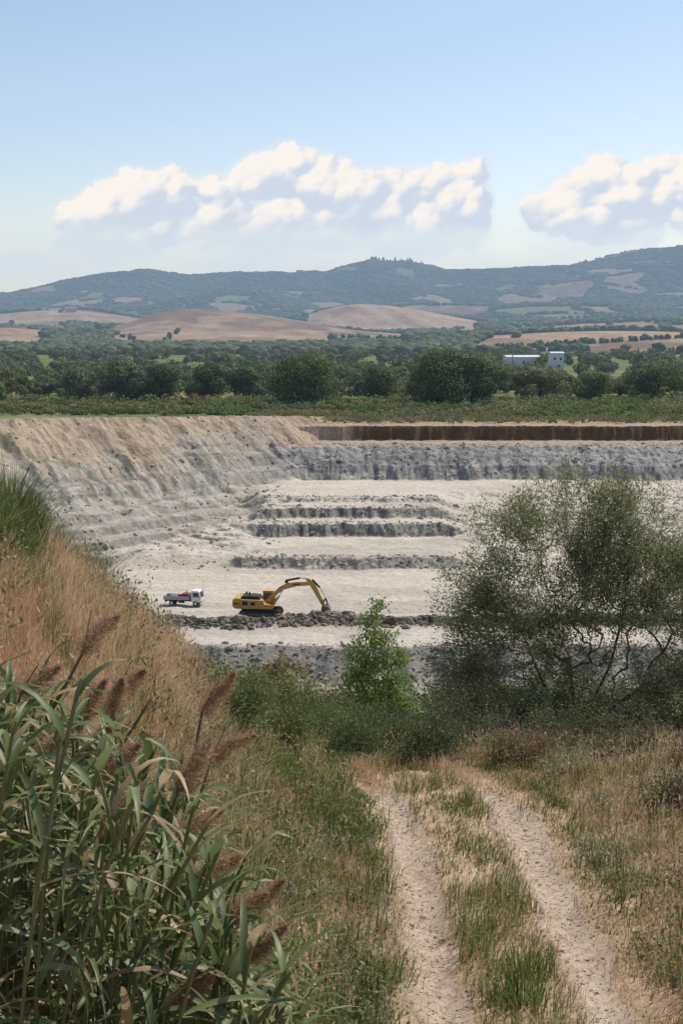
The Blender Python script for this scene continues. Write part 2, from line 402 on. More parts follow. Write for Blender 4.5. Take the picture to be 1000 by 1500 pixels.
# ---------------------------------------------------------------- willow
def crown_pts(blbs,n,surf=.5):
    vol=np.array([b[3]*b[4]*b[5] for b in blbs])**.8;vol=vol/vol.sum()
    idx=rng.choice(len(blbs),n,p=vol)
    d=rand_dirs(n);rr=rng.random(n)**surf
    b=np.array(blbs)[idx]
    return b[:,:3]+d*b[:,3:6]*rr[:,None]
def willow():
    bx,byy=5.15,31.;gz=float(H(bx,byy))
    base=(bx,byy,gz-.1)
    bl=[(3.3,30.6,-6.0,1.2,1.3,1.2),(4.0,30.9,-4.7,1.1,1.2,1.0),(5.0,31.2,-4.1,1.2,1.3,1.0),(6.1,31.3,-4.2,1.2,1.3,1.0),(7.2,31.2,-4.9,1.3,1.4,1.2),
        (8.2,31.3,-5.8,1.3,1.4,1.4),(3.0,30.2,-7.4,1.0,1.1,1.1),(2.9,29.5,-8.7,1.0,.9,.8),(4.6,30.3,-6.6,1.3,1.2,1.3),(6.4,30.6,-6.4,1.5,1.2,1.3),(5.6,31.5,-5.4,1.7,1.4,1.3),
        (7.6,30.9,-7.6,1.5,1.1,1.2),(4.0,29.7,-8.4,1.3,.9,.9),(5.6,29.5,-8.4,1.3,.9,.9),(7.0,29.6,-8.3,1.5,.9,.9),(8.8,30.5,-8.2,1.3,1.0,1.0),(9.3,31,-6.6,1.1,1.2,1.2),(4.6,29.4,-7.9,1.8,.8,.9),(7.4,29.6,-7.7,1.7,.8,.9),(3.4,29.0,-9.2,1.2,.7,.6)]
    T=crown_pts(bl,3700,.6)
    g=fbm(T[:,0]*.9+T[:,1]*.5,T[:,2]*.9,3,101);T=T[(g>.40)|(rng.random(len(T))<.22)]
    st=[[(4.9,30.9,gz+.7),(4.4,30.8,gz+1.6),(4.0,30.8,gz+2.6),(3.8,30.9,gz+3.6)],
        [(5.2,31.1,gz+.9),(5.1,31.2,gz+2.0),(5.0,31.2,gz+3.2),(5.1,31.2,gz+4.4)],
        [(5.5,31.0,gz+.8),(6.0,31.1,gz+1.8),(6.3,31.2,gz+3.0),(6.4,31.3,gz+4.1)],
        [(5.6,30.8,gz+.6),(6.6,30.9,gz+1.3),(7.3,31.0,gz+2.4),(7.8,31.1,gz+3.2)],
        [(4.8,30.5,gz+.5),(4.0,30.3,gz+1.0),(3.3,30.1,gz+1.6)]]
    Pn,par,r=grow(base,T,.28,.05,.0036,.12,st)
    B=Acc();skeleton(B,Pn,par,r,(.11,.095,.075))
    Lf=Acc();n=len(T);m=54
    ctr=np.array([5.4,31,-7.2])
    o=nrm(T-ctr)+np.array([0,0,.35])+rng.normal(0,.35,(n,3));o=nrm(o)
    e=T+o*rng.uniform(.2,.5,n)[:,None]
    tubes(B,T,e,np.full(n,.005),np.full(n,.002),(.14,.12,.08),3)
    tt=rng.random((n,m,1))
    P=T[:,None]*(1-tt)+e[:,None]*tt+rng.normal(0,.11,(n,m,3))-np.array([0,0,.03])
    D=o[:,None]*.8+rng.normal(0,.6,(n,m,3));P=P.reshape(-1,3);D=D.reshape(-1,3)
    k=len(P);hue=np.repeat(rng.random(n),m)*.5+rng.random(k)*.5
    C=mixc((.14,.165,.075),(.34,.36,.20),hue)
    C=mixc(C,(.36,.27,.15),(rng.random(k)<.08)*.7)
    leaves(Lf,P,D,rng.uniform(.06,.12,k),rng.uniform(.018,.032,k),C)
    e0=bpy.data.objects.new('willow_tree',None);scene.collection.objects.link(e0)
    B.make('branches',M_bark,True,e0);Lf.make('leaves',M_leaf,False,e0)
willow()
def bushtree(name,bx,byy,bl,nt,m,leafL,leafW,c0,c1,bark=(.12,.11,.09),st=None,spread=.1,rmax=.05,step=.2,rtip=.003,upb=.3):
    gz=float(H(bx,byy));bl=[(bx+b[0],byy+b[1],gz+b[2],b[3],b[4],b[5]) for b in bl]
    T=crown_pts(bl,nt,.55)
    if st: st=[[(bx+q[0],byy+q[1],gz+q[2]) for q in p] for p in st]
    Pn,par,r=grow((bx,byy,gz-.05),T,step,.03,rtip,rmax,st)
    B=Acc();skeleton(B,Pn,par,r,bark,4)
    Lf=Acc();n=len(T);k=n*m
    P=(T[:,None]+rng.normal(0,spread,(n,m,3))).reshape(-1,3)
    c=np.array([bx,byy,gz]);D=nrm(P-c)*.7+rng.normal(0,.6,(k,3))+np.array([0,0,upb])
    hue=np.repeat(rng.random(n),m)*.5+rng.random(k)*.5
    leaves(Lf,P,D,rng.uniform(.7,1.3,k)*leafL,rng.uniform(.7,1.3,k)*leafW,mixc(c0,c1,hue))
    e0=bpy.data.objects.new(name,None);scene.collection.objects.link(e0)
    B.make('branches',M_bark,True,e0);Lf.make('leaves',M_leaf,False,e0)
bushtree('poplar_sapling',1.0,42.,[(-.1,0,.9,.95,.8,.6),(-.6,0,1.7,.5,.5,.4),(.5,0,1.5,.6,.5,.45),(-.05,0,2.1,.6,.5,.5),(.65,.1,2.3,.45,.4,.35),(-.55,0,2.5,.45,.4,.35),(.1,0,2.9,.6,.5,.4),(-.15,0,3.5,.38,.3,.35),(.15,0,3.95,.24,.2,.3),(.8,0,.9,.4,.3,.4),(-.8,0,.8,.4,.3,.4)],470,15,.09,.075,(.16,.23,.06),(.33,.42,.15),st=[[(0,0,.8),(.02,0,1.8),(0,0,2.8),(.05,0,3.7)]],spread=.12,rmax=.06,upb=.5)
sh=[(-1.1,25.5,.85,1.25,(.09,.13,.035),(.20,.25,.08)),(-.2,27.5,.8,1.0,(.08,.12,.04),(.19,.23,.09)),(2.2,26.8,.8,1.2,(.07,.09,.04),(.16,.18,.08)),
    (-2.0,29.,.7,1.0,(.10,.12,.05),(.20,.24,.10)),(.6,31,.8,1.0,(.09,.11,.05),(.19,.20,.11)),(6.0,22.5,.6,.55,(.15,.11,.07),(.26,.19,.12)),(3.1,23.4,.6,.5,(.18,.13,.07),(.31,.23,.13)),
    (2.8,28.6,.9,1.5,(.07,.08,.035),(.15,.17,.08)),(4.9,19.5,.45,.5,(.10,.10,.05),(.20,.15,.09)),(-.9,21.5,.5,.8,(.09,.13,.04),(.19,.24,.09)),(-2.7,35,.9,1.3,(.09,.11,.04),(.18,.2,.08)),
    (-.6,33,.9,1.3,(.08,.11,.04),(.17,.2,.08)),(.3,24.6,.5,.8,(.08,.12,.045),(.18,.23,.09)),(3.6,26.2,.9,1.0,(.09,.10,.05),(.2,.19,.1)),(5.4,25.4,.8,.8,(.10,.10,.05),(.22,.19,.1)),(1.6,24.2,.6,1.0,(.065,.09,.035),(.16,.19,.08)),(-1.6,23.2,.5,.9,(.08,.12,.035),(.18,.23,.08)),
    (.9,26.0,.6,.9,(.07,.10,.04),(.17,.20,.09)),(4.4,27.2,.8,1.1,(.07,.09,.04),(.16,.18,.08)),(-1.5,19.0,.45,.7,(.08,.12,.04),(.18,.23,.09))]
for (x,y,r,h,c0,c1) in sh:
    q=rng.uniform(.7,1.2,4)
    bushtree('shrub',x,y,[(0,0,h*.4,r,r,h*.4),(-.5*r*q[0],0,h*.8*q[1],r*.45,r*.5,h*.3),(.5*r*q[2],.1,h*.6,r*.5,r*.5,h*.4),(.1,-.2,h*.95*q[3],r*.25,r*.25,h*.3),(-.8*r,0,h*.3,r*.4,r*.4,h*.3)],250,16,.055,.026,c0,c1,spread=.10,rmax=.02)
# ---------------------------------------------------------------- leaf-mass vegetation
def crown_mass(acc,cx,cy,z0,hgt,rad,nl,ls,c0,c1,lobes=9,flat=1.,trunk=True,tacc=None,fat=1.):
    th=hgt*.08
    lx=rng.normal(0,.45,lobes)*rad;ly=rng.normal(0,.45,lobes)*rad
    lz=z0+th+(hgt-th)*rng.uniform(.15,.78,lobes);lr=rad*rng.uniform(.35,.62,lobes)*fat
    k=1-np.abs((lz-z0)/hgt-.4)*.8;lx*=k;ly*=k
    lh=lr*rng.uniform(.7,1.,lobes)*flat
    lz=np.minimum(lz,z0+hgt-lh);idx=rng.integers(0,lobes,nl);d=rand_dirs(nl)
    rr=rng.uniform(.65,1.08,nl)
    P=np.stack([lx[idx]+cx,ly[idx]+cy,lz[idx]],-1)+d*rr[:,None]*np.stack([lr[idx],lr[idx],lh[idx]],-1)
    P[:,2]=np.maximum(P[:,2],z0+.1)
    tang=nrm(np.cross(d,rand_dirs(nl)))
    nn=d+rng.normal(0,.45,(nl,3))
    lobehue=rng.random(lobes)
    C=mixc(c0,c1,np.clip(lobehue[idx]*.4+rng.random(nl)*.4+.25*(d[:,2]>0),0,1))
    leaves(acc,P-tang*ls*.5,tang,ls*rng.uniform(.6,1.3,nl),ls*rng.uniform(.5,1.,nl),C,nn)
    if tacc is not None:
        a=np.array([[cx,cy,z0-.3]]);b=np.array([[cx+rng.normal()*.3,cy,z0+hgt*.6]])
        tubes(tacc,a,b,[rad*.05],[rad*.02],(.08,.07,.055),6)
def P2x(px,y): return (px-500)/2083*y
def bigtree(name,px,y,h,r,nl,c0,c1,lob=14):
    x=P2x(px,y);z=float(H(x,y));a=Acc();t=Acc()
    crown_mass(a,x,y,z,h,r,nl,.7,c0,c1,lob,.9,True,t,1.1)
    e0=bpy.data.objects.new(name,None);scene.collection.objects.link(e0)
    a.make('crown',M_far,False,e0);t.make('trunk',M_bark,True,e0)
G0=(.055,.078,.028);G1=(.155,.19,.07)
bigtree('oak_tree',437,364,14.2,7.4,11000,G0,G1,26)
bigtree('oak_tree',640,370,15.6,7.8,11000,(.055,.08,.03),(.155,.195,.07),26)
bigtree('oak_tree',690,374,15.4,7.4,10500,G0,G1,24)
bigtree('oak_tree',185,380,12.0,6.4,7000,(.06,.085,.045),(.16,.19,.10),18)
bigtree('oak_tree',235,384,11.0,5.6,6000,(.06,.085,.045),(.16,.19,.10),18)
bigtree('oak_tree',120,386,9.8,5.2,5000,(.065,.09,.05),(.17,.20,.11))
bigtree('oak_tree',560,384,10.6,5.6,5500,(.06,.085,.035),(.15,.18,.07))
bigtree('oak_tree',300,388,11.2,5.8,5500,(.045,.07,.03),(.13,.165,.065),18)
bigtree('oak_tree',360,390,9.8,5.2,4500,(.05,.075,.03),(.135,.17,.065))
bigtree('poplar_tree',-8,360,11.,3.2,2500,(.09,.14,.035),(.2,.26,.08))
bigtree('poplar_tree',790,380,10.2,5.2,5000,(.11,.125,.05),(.24,.25,.115))
bigtree('poplar_tree',865,376,9.6,5.2,5000,(.11,.125,.05),(.24,.25,.115))
bigtree('oak_tree',955,382,11.0,5.8,5500,(.06,.085,.035),(.145,.175,.07))
A=Acc();T=Acc()
for i in range(210):
    px=rng.uniform(-150,1150);y=rng.uniform(390,480);x=P2x(px,y)
    h=4.0+6.2*rng.random()**1.4;r=h*rng.uniform(.40,.62)
    v=rng.random();c0,c1=(G0,G1) if v<.4 else (((.065,.085,.05),(.175,.20,.115)) if v<.72 else ((.10,.115,.05),(.22,.23,.10)))
    crown_mass(A,x,y,float(H(x,y)),h,r,700,.75,c0,c1,10,.95,True,T if i%2 else None)
for i in range(380):
    px=rng.uniform(-150,1150);y=480+rng.random()*540;x=P2x(px,y)
    h=rng.uniform(4.5,9.5)*(1-.25*sm(700,1000,y));r=h*rng.uniform(.5,.9)
    v=rng.random();c0,c1=(G0,G1) if v<.6 else ((.075,.095,.05),(.18,.20,.11))
    crown_mass(A,x,y,float(H(x,y)),h,r,240,1.5,c0,c1,7,.95)
A.make('valley_trees',M_far);T.make('valley_tree_trunks',M_bark)
A=Acc()
for i in range(2100):
    px=rng.uniform(-160,1160);y=rng.uniform(318,384);x=P2x(px,y)
    if y<328 and px<330: continue
    row=y<368 and px<720
    if row: y=round(y/5.5)*5.5
    h=rng.uniform(.9,2.2) if row else rng.uniform(1.,3.4);r=h*rng.uniform(.7,1.1)
    v=fbm(px*.012,y*.05,2,110)+rng.normal(0,.05)
    c0,c1=((.095,.135,.04),(.195,.25,.085)) if v<.44 else (((.075,.10,.035),(.16,.19,.07)) if v<.56 else ((.14,.145,.055),(.27,.265,.12)))
    crown_mass(A,x,y,float(H(x,y))-.2,h,r,90,.5,c0,c1,5,.9)
A.make('valley_scrub',M_far)
A=Acc()
for i in range(700):
    px=rng.uniform(360,1160);y=rng.uniform(300.5,322);x=P2x(px,y)
    h=rng.uniform(.3,2.0)*(.5+fbm(px*.02,y*.1,2,111));c0,c1=((.17,.14,.06),(.31,.25,.13)) if rng.random()<.5 else ((.10,.13,.045),(.20,.23,.085))
    crown_mass(A,x,y,float(H(x,y))-.1,h,h*1.2,50,.35,c0,c1,4,.8)
A.make('rim_weeds',M_far)
A=Acc()
for i in range(680):
    y=31+rng.random()**1.1*122;a=rng.uniform(-.16,.33);x=a*y
    h=rng.uniform(.6,1.9)*(1+.006*y)
    if abs(x-1.0)<1.9 and y<45: h*=.3
    if y<40: h*=.6
    v=rng.random();c0,c1=((.085,.115,.04),(.19,.23,.09)) if v<.62 else (((.12,.135,.07),(.23,.245,.15)) if v<.8 else ((.17,.13,.07),(.30,.22,.13)))
    ls=.055+.0017*y
    crown_mass(A,x,y,float(H(x,y))-.1,h,h*rng.uniform(.6,1),int(620 if y<80 else 340),ls,c0,c1,6,.9)
for i in range(30):
    x=rng.uniform(-6.6,-2.0);y=rng.uniform(57,66)
    crown_mass(A,x,y,float(H(x,y)),rng.uniform(2.6,4.4),1.0,800,.13,(.16,.11,.06),(.32,.24,.12),6,1)
A.make('slope_thicket',M_leaf)
# ---------------------------------------------------------------- hill woods
A=Acc()
N=62000
y=1060+rng.random(N)**.8*2950;px=rng.uniform(-150,1150,N);x=P2x(px,y)
isf,_=fields(x,y);tm=tanmask(x,y)
keep=((tm<.25)&(~isf))|((tm>=.25)&(rng.random(N)<.0012))|((tm>.25)&(tm<.6)&(rng.random(N)<.5))
x=x[keep];y=y[keep];n=len(x);print('hill trees',n)
s=rng.uniform(2.4,4.8,n)*(1+.0001*y)
z=H(x,y)
C=mixc((.06,.085,.032),(.14,.175,.07),rng.random(n))
blobs(A,np.stack([x,y,z+s*.6],-1),np.stack([s*1.25,s*1.25,s*.9],-1),C,.28)
N=42000
y=4000+rng.random(N)*2250;px=rng.uniform(-150,1150,N);x=P2x(px,y)
isf,_=fields(x,y);keep=(~isf)&(tanmask(x,y)<.3);x=x[keep];y=y[keep];n=len(x)
s=rng.uniform(5,8.5,n);z=H(x,y)
C=mixc((.055,.08,.035),(.12,.155,.07),rng.random(n))
blobs(A,np.stack([x,y,z+s*.15],-1),np.stack([s*1.6,s*1.6,s*.75],-1),C,.25)
A.make('hill_woods',M_far,True)
A=Acc()
xs=[];ys_=[]
for r_ in range(14):
    for c_ in range(30):
        xs.append(P2x(100,3200)+c_*9+r_*3);ys_.append(3180+r_*30)
def line(p0,y0,p1,y1,n,j=4):
    for i in range(n):
        f=i/n;yy=y0+(y1-y0)*f+rng.normal(0,j);xs.append(P2x(p0+(p1-p0)*f,yy)+rng.normal(0,j*.6));ys_.append(yy)
line(250,1500,262,1700,5,5);line(480,1650,590,1580,34);line(350,1340,420,1350,26);line(340,1360,345,1420,5);line(180,1600,215,1420,10)
line(440,2560,690,2450,60);line(720,1200,1000,1350,80);line(880,1640,1000,1655,34);line(0,1800,70,1780,14);line(430,2260,560,2220,36)
xs=np.array(xs);ys_=np.array(ys_);n=len(xs);s=rng.uniform(1.8,3.2,n)
blobs(A,np.stack([xs,ys_,H(xs,ys_)+s*.7],-1),np.stack([s,s,s*rng.uniform(.9,1.5,n)],-1),mixc((.045,.07,.025),(.11,.14,.05),rng.random(n)),.3)
A.make('hedgerows',M_far,True)
A=Acc()
pxs=np.concatenate([rng.uniform(536,618,46),rng.uniform(170,480,22),rng.uniform(780,1010,26)])
for i,px in enumerate(pxs):
    yy=5950+rng.uniform(-40,60);x=P2x(px,yy);z=float(H(x,yy));h=rng.uniform(11,24) if i<46 else rng.uniform(8,15)
    k=7;an=np.arange(k)*2*math.pi/k;r=h*rng.uniform(.16,.26)
    V=[(x+math.cos(q)*r*f,yy+math.sin(q)*r*f,z+h*g) for (f,g) in ((.5,0),(1,.3),(.6,.75)) for q in an]+[(x,yy,z+h)]
    F=[(a*k+j,a*k+(j+1)%k,(a+1)*k+(j+1)%k,(a+1)*k+j) for a in range(2) for j in range(k)]
    F3=[(2*k+j,2*k+(j+1)%k,3*k) for j in range(k)]
    A.add(V,[np.array(F),np.array(F3)],(.03,.05,.025))
A.make('cypress_trees',M_far)
# ---------------------------------------------------------------- grass
def blades(acc,P,h,az,lean,w,C,tipc=1.15):
    n=len(P);d=np.stack([np.cos(az),np.sin(az),0*az],-1)
    fa=rng.uniform(0,math.pi,n);s=np.stack([np.cos(fa),np.sin(fa),0*fa],-1)
    h=h[:,None];lean=lean[:,None];w=w[:,None];up=np.array([0,0,1.])
    m=P+up*h*.55+d*lean*h*.28;t=P+up*h*(1-lean*.25)+d*lean*h
    V=np.stack([P-s*w*.5,P+s*w*.5,m+s*w*.4,m-s*w*.4,t],1).reshape(-1,3)
    b=np.arange(n)[:,None]*5
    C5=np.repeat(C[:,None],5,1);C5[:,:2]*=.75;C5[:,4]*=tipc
    acc.add(V,[b+np.array([[0,1,2,3]]),b+np.array([[3,2,4]])],C5.reshape(-1,3))
def zone(x,y):
    c=track_c(y);d=x-c
    vis=1-sm(20,23.5,y)
    rut=np.maximum(np.exp(-((d+.82)/.30)**4),np.exp(-((d-.80)/.30)**4))*vis
    mid=(np.abs(d)<.55)*vis
    g=fbm(x*.55,y*.4,3,120)
    bank=(x<-1.0)
    green=np.where(mid>0,.62-.5*sm(14,11.5,y),np.where(bank,sm(.56,.70,g)*.5,sm(.44,.60,g)))
    green=np.where((d<-1.1)&(d>-3.4),green*.7+.28,green)
    green=np.where(d>1.1,green*.4+.25*(np.abs(d-1.4)<.3),green)
    hgt=np.where(mid>0,.13+.22*sm(.5,.7,fbm(x*1.5,y*.8,2,121)),np.where(d>0,.24,.32))
    hgt=np.where(bank,.38,hgt)
    edge=sm(1.1,1.6,np.abs(d));hgt=np.where(np.abs(d)>1.05,hgt*(.35+.65*edge),hgt)
    return green,hgt,rut
def scatter(acc,N,y0,y1,a0,a1,pw=1.,hs=1.,ws=1.,gb=0.):
    y=y0+(y1-y0)*rng.random(N)**pw;x=rng.uniform(a0,a1,N)*(y+2)
    cl=fbm(x*3.1,y*3.1,2,130)
    g,h,rut=zone(x,y)
    k=(rng.random(N)>rut*1.0)&(rng.random(N)<.25+1.5*np.clip(cl-.25,0,1))
    x=x[k];y=y[k];g=np.clip(g[k]+gb,0,1);h=h[k];n=len(x)
    isg=rng.random(n)<g
    dry=mixc((.44,.30,.17),(.72,.57,.38),rng.random(n));big=fbm(x*.35,y*.35,2,131)
    dry=mixc(dry,(.50,.30,.16),sm(.42,.62,big+(x<-1.5)*.08)*.55)
    dry=mixc(dry,(.62,.52,.37),sm(.5,.7,fbm(x*.9,y*.9,2,133))*.4)
    grn=mixc((.10,.135,.04),(.23,.27,.09),rng.random(n))
    C=np.where(isg[:,None],grn,dry)
    hh=h*rng.uniform(.3,1.35,n)*hs*(.7+.7*fbm(x*1.1,y*1.1,2,134))
    P=np.stack([x,y,H(x,y)-.01],-1)
    az=rng.normal(-.9,1.3,n);ln=np.abs(rng.normal(.45,.35,n))
    blades(acc,P,hh,az,ln,(.003+.00024*y)*rng.uniform(.7,1.5,n)*ws*np.where(isg,1.5,1),C)
A=Acc()
scatter(A,240000,8,27,-.34,.36,.9)
scatter(A,90000,24,42,-.32,.36,1)
scatter(A,80000,7,27,-.30,-.03,1.)
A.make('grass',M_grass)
A=Acc()
n=21000;y=rng.uniform(9,36,n);x=rng.uniform(-.33,.36,n)*(y+1)
d=x-track_c(y);k=(np.abs(d)>1.5)|(y>24);k&=fbm(x*.8,y*.8,2,140)>.45;x=x[k];y=y[k];n=len(x)
C=mixc((.44,.31,.19),(.72,.58,.40),rng.random(n))
blades(A,np.stack([x,y,H(x,y)],-1),rng.uniform(.35,.8,n),rng.normal(-.7,1.3,n),np.abs(rng.normal(.35,.3,n)),(.003+.0002*y)*np.ones(n),C)
P=np.stack([x,y,H(x,y)+rng.uniform(.3,.6,n)],-1)
leaves(A,P,rng.normal(0,.4,(n,3))+np.array([0,0,1.]),.09,.02,C*.85)
n=3200;y=rng.uniform(10.5,22,n);o=np.where(rng.random(n)<.5,-.82,.8);x=track_c(y)+o+rng.normal(0,.3,n)
P=np.stack([x,y,H(x,y)+.028],-1);D=rng.normal(0,1,(n,3))*np.array([1,1,.04])
leaves(A,P,D,rng.uniform(.06,.2,n),.007,mixc((.40,.30,.18),(.66,.54,.36),rng.random(n)),np.tile([0,0,1.],(n,1)))
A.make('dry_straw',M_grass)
def tufts(name,specs,mat=M_grass):
    A=Acc()
    for (x,y,n,r,h,w,c0,c1) in specs:
        px_=x+rng.normal(0,r,n);py_=y+rng.normal(0,r,n)
        az=np.arctan2(py_-y,px_-x)+rng.normal(0,.5,n)
        blades(A,np.stack([px_,py_,H(px_,py_)-.02],-1),h*rng.uniform(.5,1.15,n),az,np.abs(rng.normal(.4,.25,n)),w*rng.uniform(.7,1.3,n),mixc(c0,c1,rng.random(n)),1.1)
    return A.make(name,mat)
GG=((.085,.12,.03),(.20,.25,.08))
sp=[]
for (px,y,k,hm_) in ((15,15.5,6,1.),(60,17.5,5,.9),(110,20,7,1.),(150,21.8,7,1.),(-20,14,5,1.),(85,18.6,3,.8)):
    for i in range(k):
        sp.append((P2x(px+rng.normal(0,12),y),y+rng.normal(0,.4),150,.13,rng.uniform(.6,.95)*hm_,.012,(.06,.095,.03),(.16,.21,.07)))
for i in range(12):
    y=rng.uniform(14,36);x=-3.2+rng.normal(0,.6)+(y<20)*.8;sp.append((x,y,110,.2,.5,.013,*GG))
tufts('tall_grass_tuft',sp)
sp=[(track_c(13.6)-.02,13.6,190,.14,.45,.013,*GG),(track_c(14.3)+.2,14.3,130,.12,.36,.013,*GG),(track_c(12.8)+.1,12.9,120,.16,.40,.012,(.14,.17,.05),(.36,.33,.16)),
    (track_c(12.3)+.1,12.2,200,.17,.42,.012,(.42,.29,.165),(.64,.5,.32)),(track_c(15)-.25,15.2,90,.12,.3,.012,*GG),(track_c(18)+.1,18.,120,.2,.22,.012,*GG),(track_c(19.5)+.1,20.,120,.2,.22,.012,*GG),
    (4.05,13.3,260,.25,.6,.015,*GG),(3.75,14.0,160,.2,.45,.014,*GG),(3.8,12.6,220,.2,.5,.014,*GG),(4.4,15.5,160,.25,.5,.014,*GG)]
for i in range(80):
    y=rng.uniform(11,24);x=track_c(y)-1.35-rng.random()**1.5*3.2;sp.append((x,y,60,.12,rng.uniform(.25,.55),.014,*GG))
tufts('grass_tuft',sp)
A=Acc()
for i in range(250):
    y=rng.uniform(10.5,31);x=track_c(y)-1.4-rng.random()**1.2*(4 if y<20 else 5) if rng.random()<.8 else track_c(y)+rng.uniform(1.4,3.4)
    h=rng.uniform(.25,.75);n=150;z=float(H(x,y))
    P=np.stack([x+rng.normal(0,.16,n),y+rng.normal(0,.16,n),z+rng.random(n)*h],-1)
    v=rng.random();c0,c1=((.10,.14,.045),(.22,.27,.10)) if v<.55 else (((.17,.19,.11),(.30,.33,.2)) if v<.85 else ((.15,.08,.05),(.28,.16,.10)))
    leaves(A,P,rng.normal(0,.7,(n,3))+np.array([0,0,.4]),rng.uniform(.04,.08,n),rng.uniform(.015,.035,n),mixc(c0,c1,rng.random(n)))
    k=8;b=np.stack([x+rng.normal(0,.05,k),y+rng.normal(0,.05,k),np.full(k,z)],-1);e=b+np.stack([rng.normal(0,.12,k),rng.normal(0,.12,k),np.full(k,h)],-1)
    tubes(A,b,e,np.full(k,.004),np.full(k,.002),np.array([.16,.14,.07]),3)
A.make('weeds',M_leaf)
# ---------------------------------------------------------------- reeds
def reeds():
    Lf=Acc();St=Acc();Pl=Acc()
    topx=[-150,0,60,120,200,260,330,400,450];topy=[910,945,975,1010,1060,1130,1270,1400,1500]
    specs=[]
    for i in range(300):
        y=rng.uniform(4.7,8.2);px=rng.uniform(-120,430)
        x=P2x(px,y)*1.03
        tp=np.interp(px,topx,topy)+abs(rng.normal(0,90))+ (0 if rng.random()<.25 else 70)
        r=math.tan(math.radians(7.386)+math.atan((tp-750)/2083));specs.append((x,y,-r*y,False))
    for (px,tp,y) in ((72,905,6.6),(15,965,6.2),(150,965,6.4),(195,990,6.0),(285,1000,6.8),(285,1065,6.6),(262,1175,6.2),(270,1225,5.8),(322,1310,5.4),(362,1310,5.5),(235,1430,5.0),(180,1190,5.2),(120,1080,6.3),(30,1060,5.6),(105,1000,6.9),(230,1110,5.7),(165,1090,5.6),(340,1360,5.2)):
        r=math.tan(math.radians(7.386)+math.atan((tp+45-750)/2083));specs.append((P2x(px-25,y),y,-r*y,True))
    for (x,y,zt,pl) in specs:
        z0=float(H(x,y));h=max(zt-z0,.5)
        lean=np.array([rng.normal(.10,.10),rng.normal(0,.08),0])*h
        k=7;tt=np.linspace(0,1,k)[:,None]
        pts=np.array([[x,y,z0]])-lean*.6+np.array([[0,0,h]])*tt+lean*tt**2
        tubes(St,pts[:-1],pts[1:],np.full(k-1,.008),np.full(k-1,.007),np.array([.20,.21,.10]),5)
        nl=rng.integers(9,15) if not pl else 7
        a0=rng.uniform(0,6.28)
        for j in range(nl):
            f=.98-.08*j-rng.random()*.03-(.1 if pl else 0)
            if f<.12: break
            i0=min(int(f*(k-1)),k-2);ff=f*(k-1)-i0;p=pts[i0]*(1-ff)+pts[i0+1]*ff
            az=a0+math.pi*j+rng.normal(0,.7);L=rng.uniform(.28,.60)*(1 if j else .7);W=rng.uniform(.022,.044)
            el0=rng.uniform(.8,1.2) if j<2 else rng.uniform(.3,1.1);droop=rng.uniform(.5,2.4)
            m=8;s=np.linspace(0,1,m);ang=el0-droop*s**1.3
            if rng.random()<.2: ang=np.where(s>rng.uniform(.35,.65),ang-rng.uniform(.8,1.6),ang)
            dx=np.concatenate([[0],np.cumsum(np.cos(ang[:-1]))])*L/(m-1);dz=np.concatenate([[0],np.cumsum(np.sin(ang[:-1]))])*L/(m-1)
            dirh=np.array([math.cos(az),math.sin(az),0]);side=np.array([-math.sin(az),math.cos(az),0])
            tw=rng.normal(0,.9)*s
            C0=p+dirh*dx[:,None]+np.array([0,0,1.])*dz[:,None]
            nv=-dirh*np.sin(ang)[:,None]+np.array([0,0,1.])*np.cos(ang)[:,None]
            sd=side*np.cos(tw)[:,None]+nv*np.sin(tw)[:,None]
            wp=W*np.clip(np.minimum(.45+s*4,(1-s)**.75*1.25),0,1)
            up=nv*(wp*.22)[:,None]
            V=np.stack([C0-sd*wp[:,None]*.5+up,C0,C0+sd*wp[:,None]*.5+up],1).reshape(-1,3)
            F=[]
            for q in range(m-1):
                for e in (0,1):F.append((q*3+e,q*3+e+1,q*3+e+4,q*3+e+3))
            c=mixc((.085,.125,.045),(.22,.265,.12),rng.random()) 
            if rng.random()<.16 or f<.35 and rng.random()<.55: c=mixc((.26,.18,.10),(.46,.37,.22),rng.random())
            CC=np.tile(c,(len(V),1));CC=mixc(CC,(.42,.34,.19),np.repeat(sm(.7,1,s)*rng.uniform(0,.9),3))
            Lf.add(V,[np.array(F)],CC)
        if pl:
            top=pts[-1];n=3400;bd=nrm(np.array([[rng.uniform(.1,.8),rng.normal(0,.3),rng.uniform(.5,1.2)]]))[0]
            Lp=rng.uniform(.18,.28);t_=rng.random(n);bend=rng.uniform(.1,.6)
            ax=top+bd*(t_*Lp)[:,None]+np.array([bend,0,-bend*.7])*(t_**2*Lp)[:,None]
            rad=rng.uniform(.05,.07)*np.sin(np.clip(t_*.9+.12,0,1)*math.pi)**.7*(.6+.8*vn(t_*11,x*9+t_*0,150))
            off=rand_dirs(n)*rad[:,None]*rng.random((n,1))**.6-np.array([0,0,1.])*(rad*.35)[:,None]
            D=bd*.8+np.array([.5,0,-.4])*t_[:,None]+rng.normal(0,.5,(n,3))+off*9
            leaves(Pl,ax+off,D,rng.uniform(.012,.034,n),rng.uniform(.0015,.0035,n),mixc((.29,.17,.10),(.66,.48,.32),rng.random(n)**1.2))
            tubes(St,top[None],(top+bd*Lp*.8)[None],[.005],[.002],np.array([.2,.15,.1]),4)
    e0=bpy.data.objects.new('reed_clump',None);scene.collection.objects.link(e0)
    Lf.make('leaves',attr_mat('reed_leaf',.5,.38,12,.2,spec=.45),True,e0);St.make('stems',M_leaf,True,e0);Pl.make('plumes',M_grass,False,e0)
reeds()
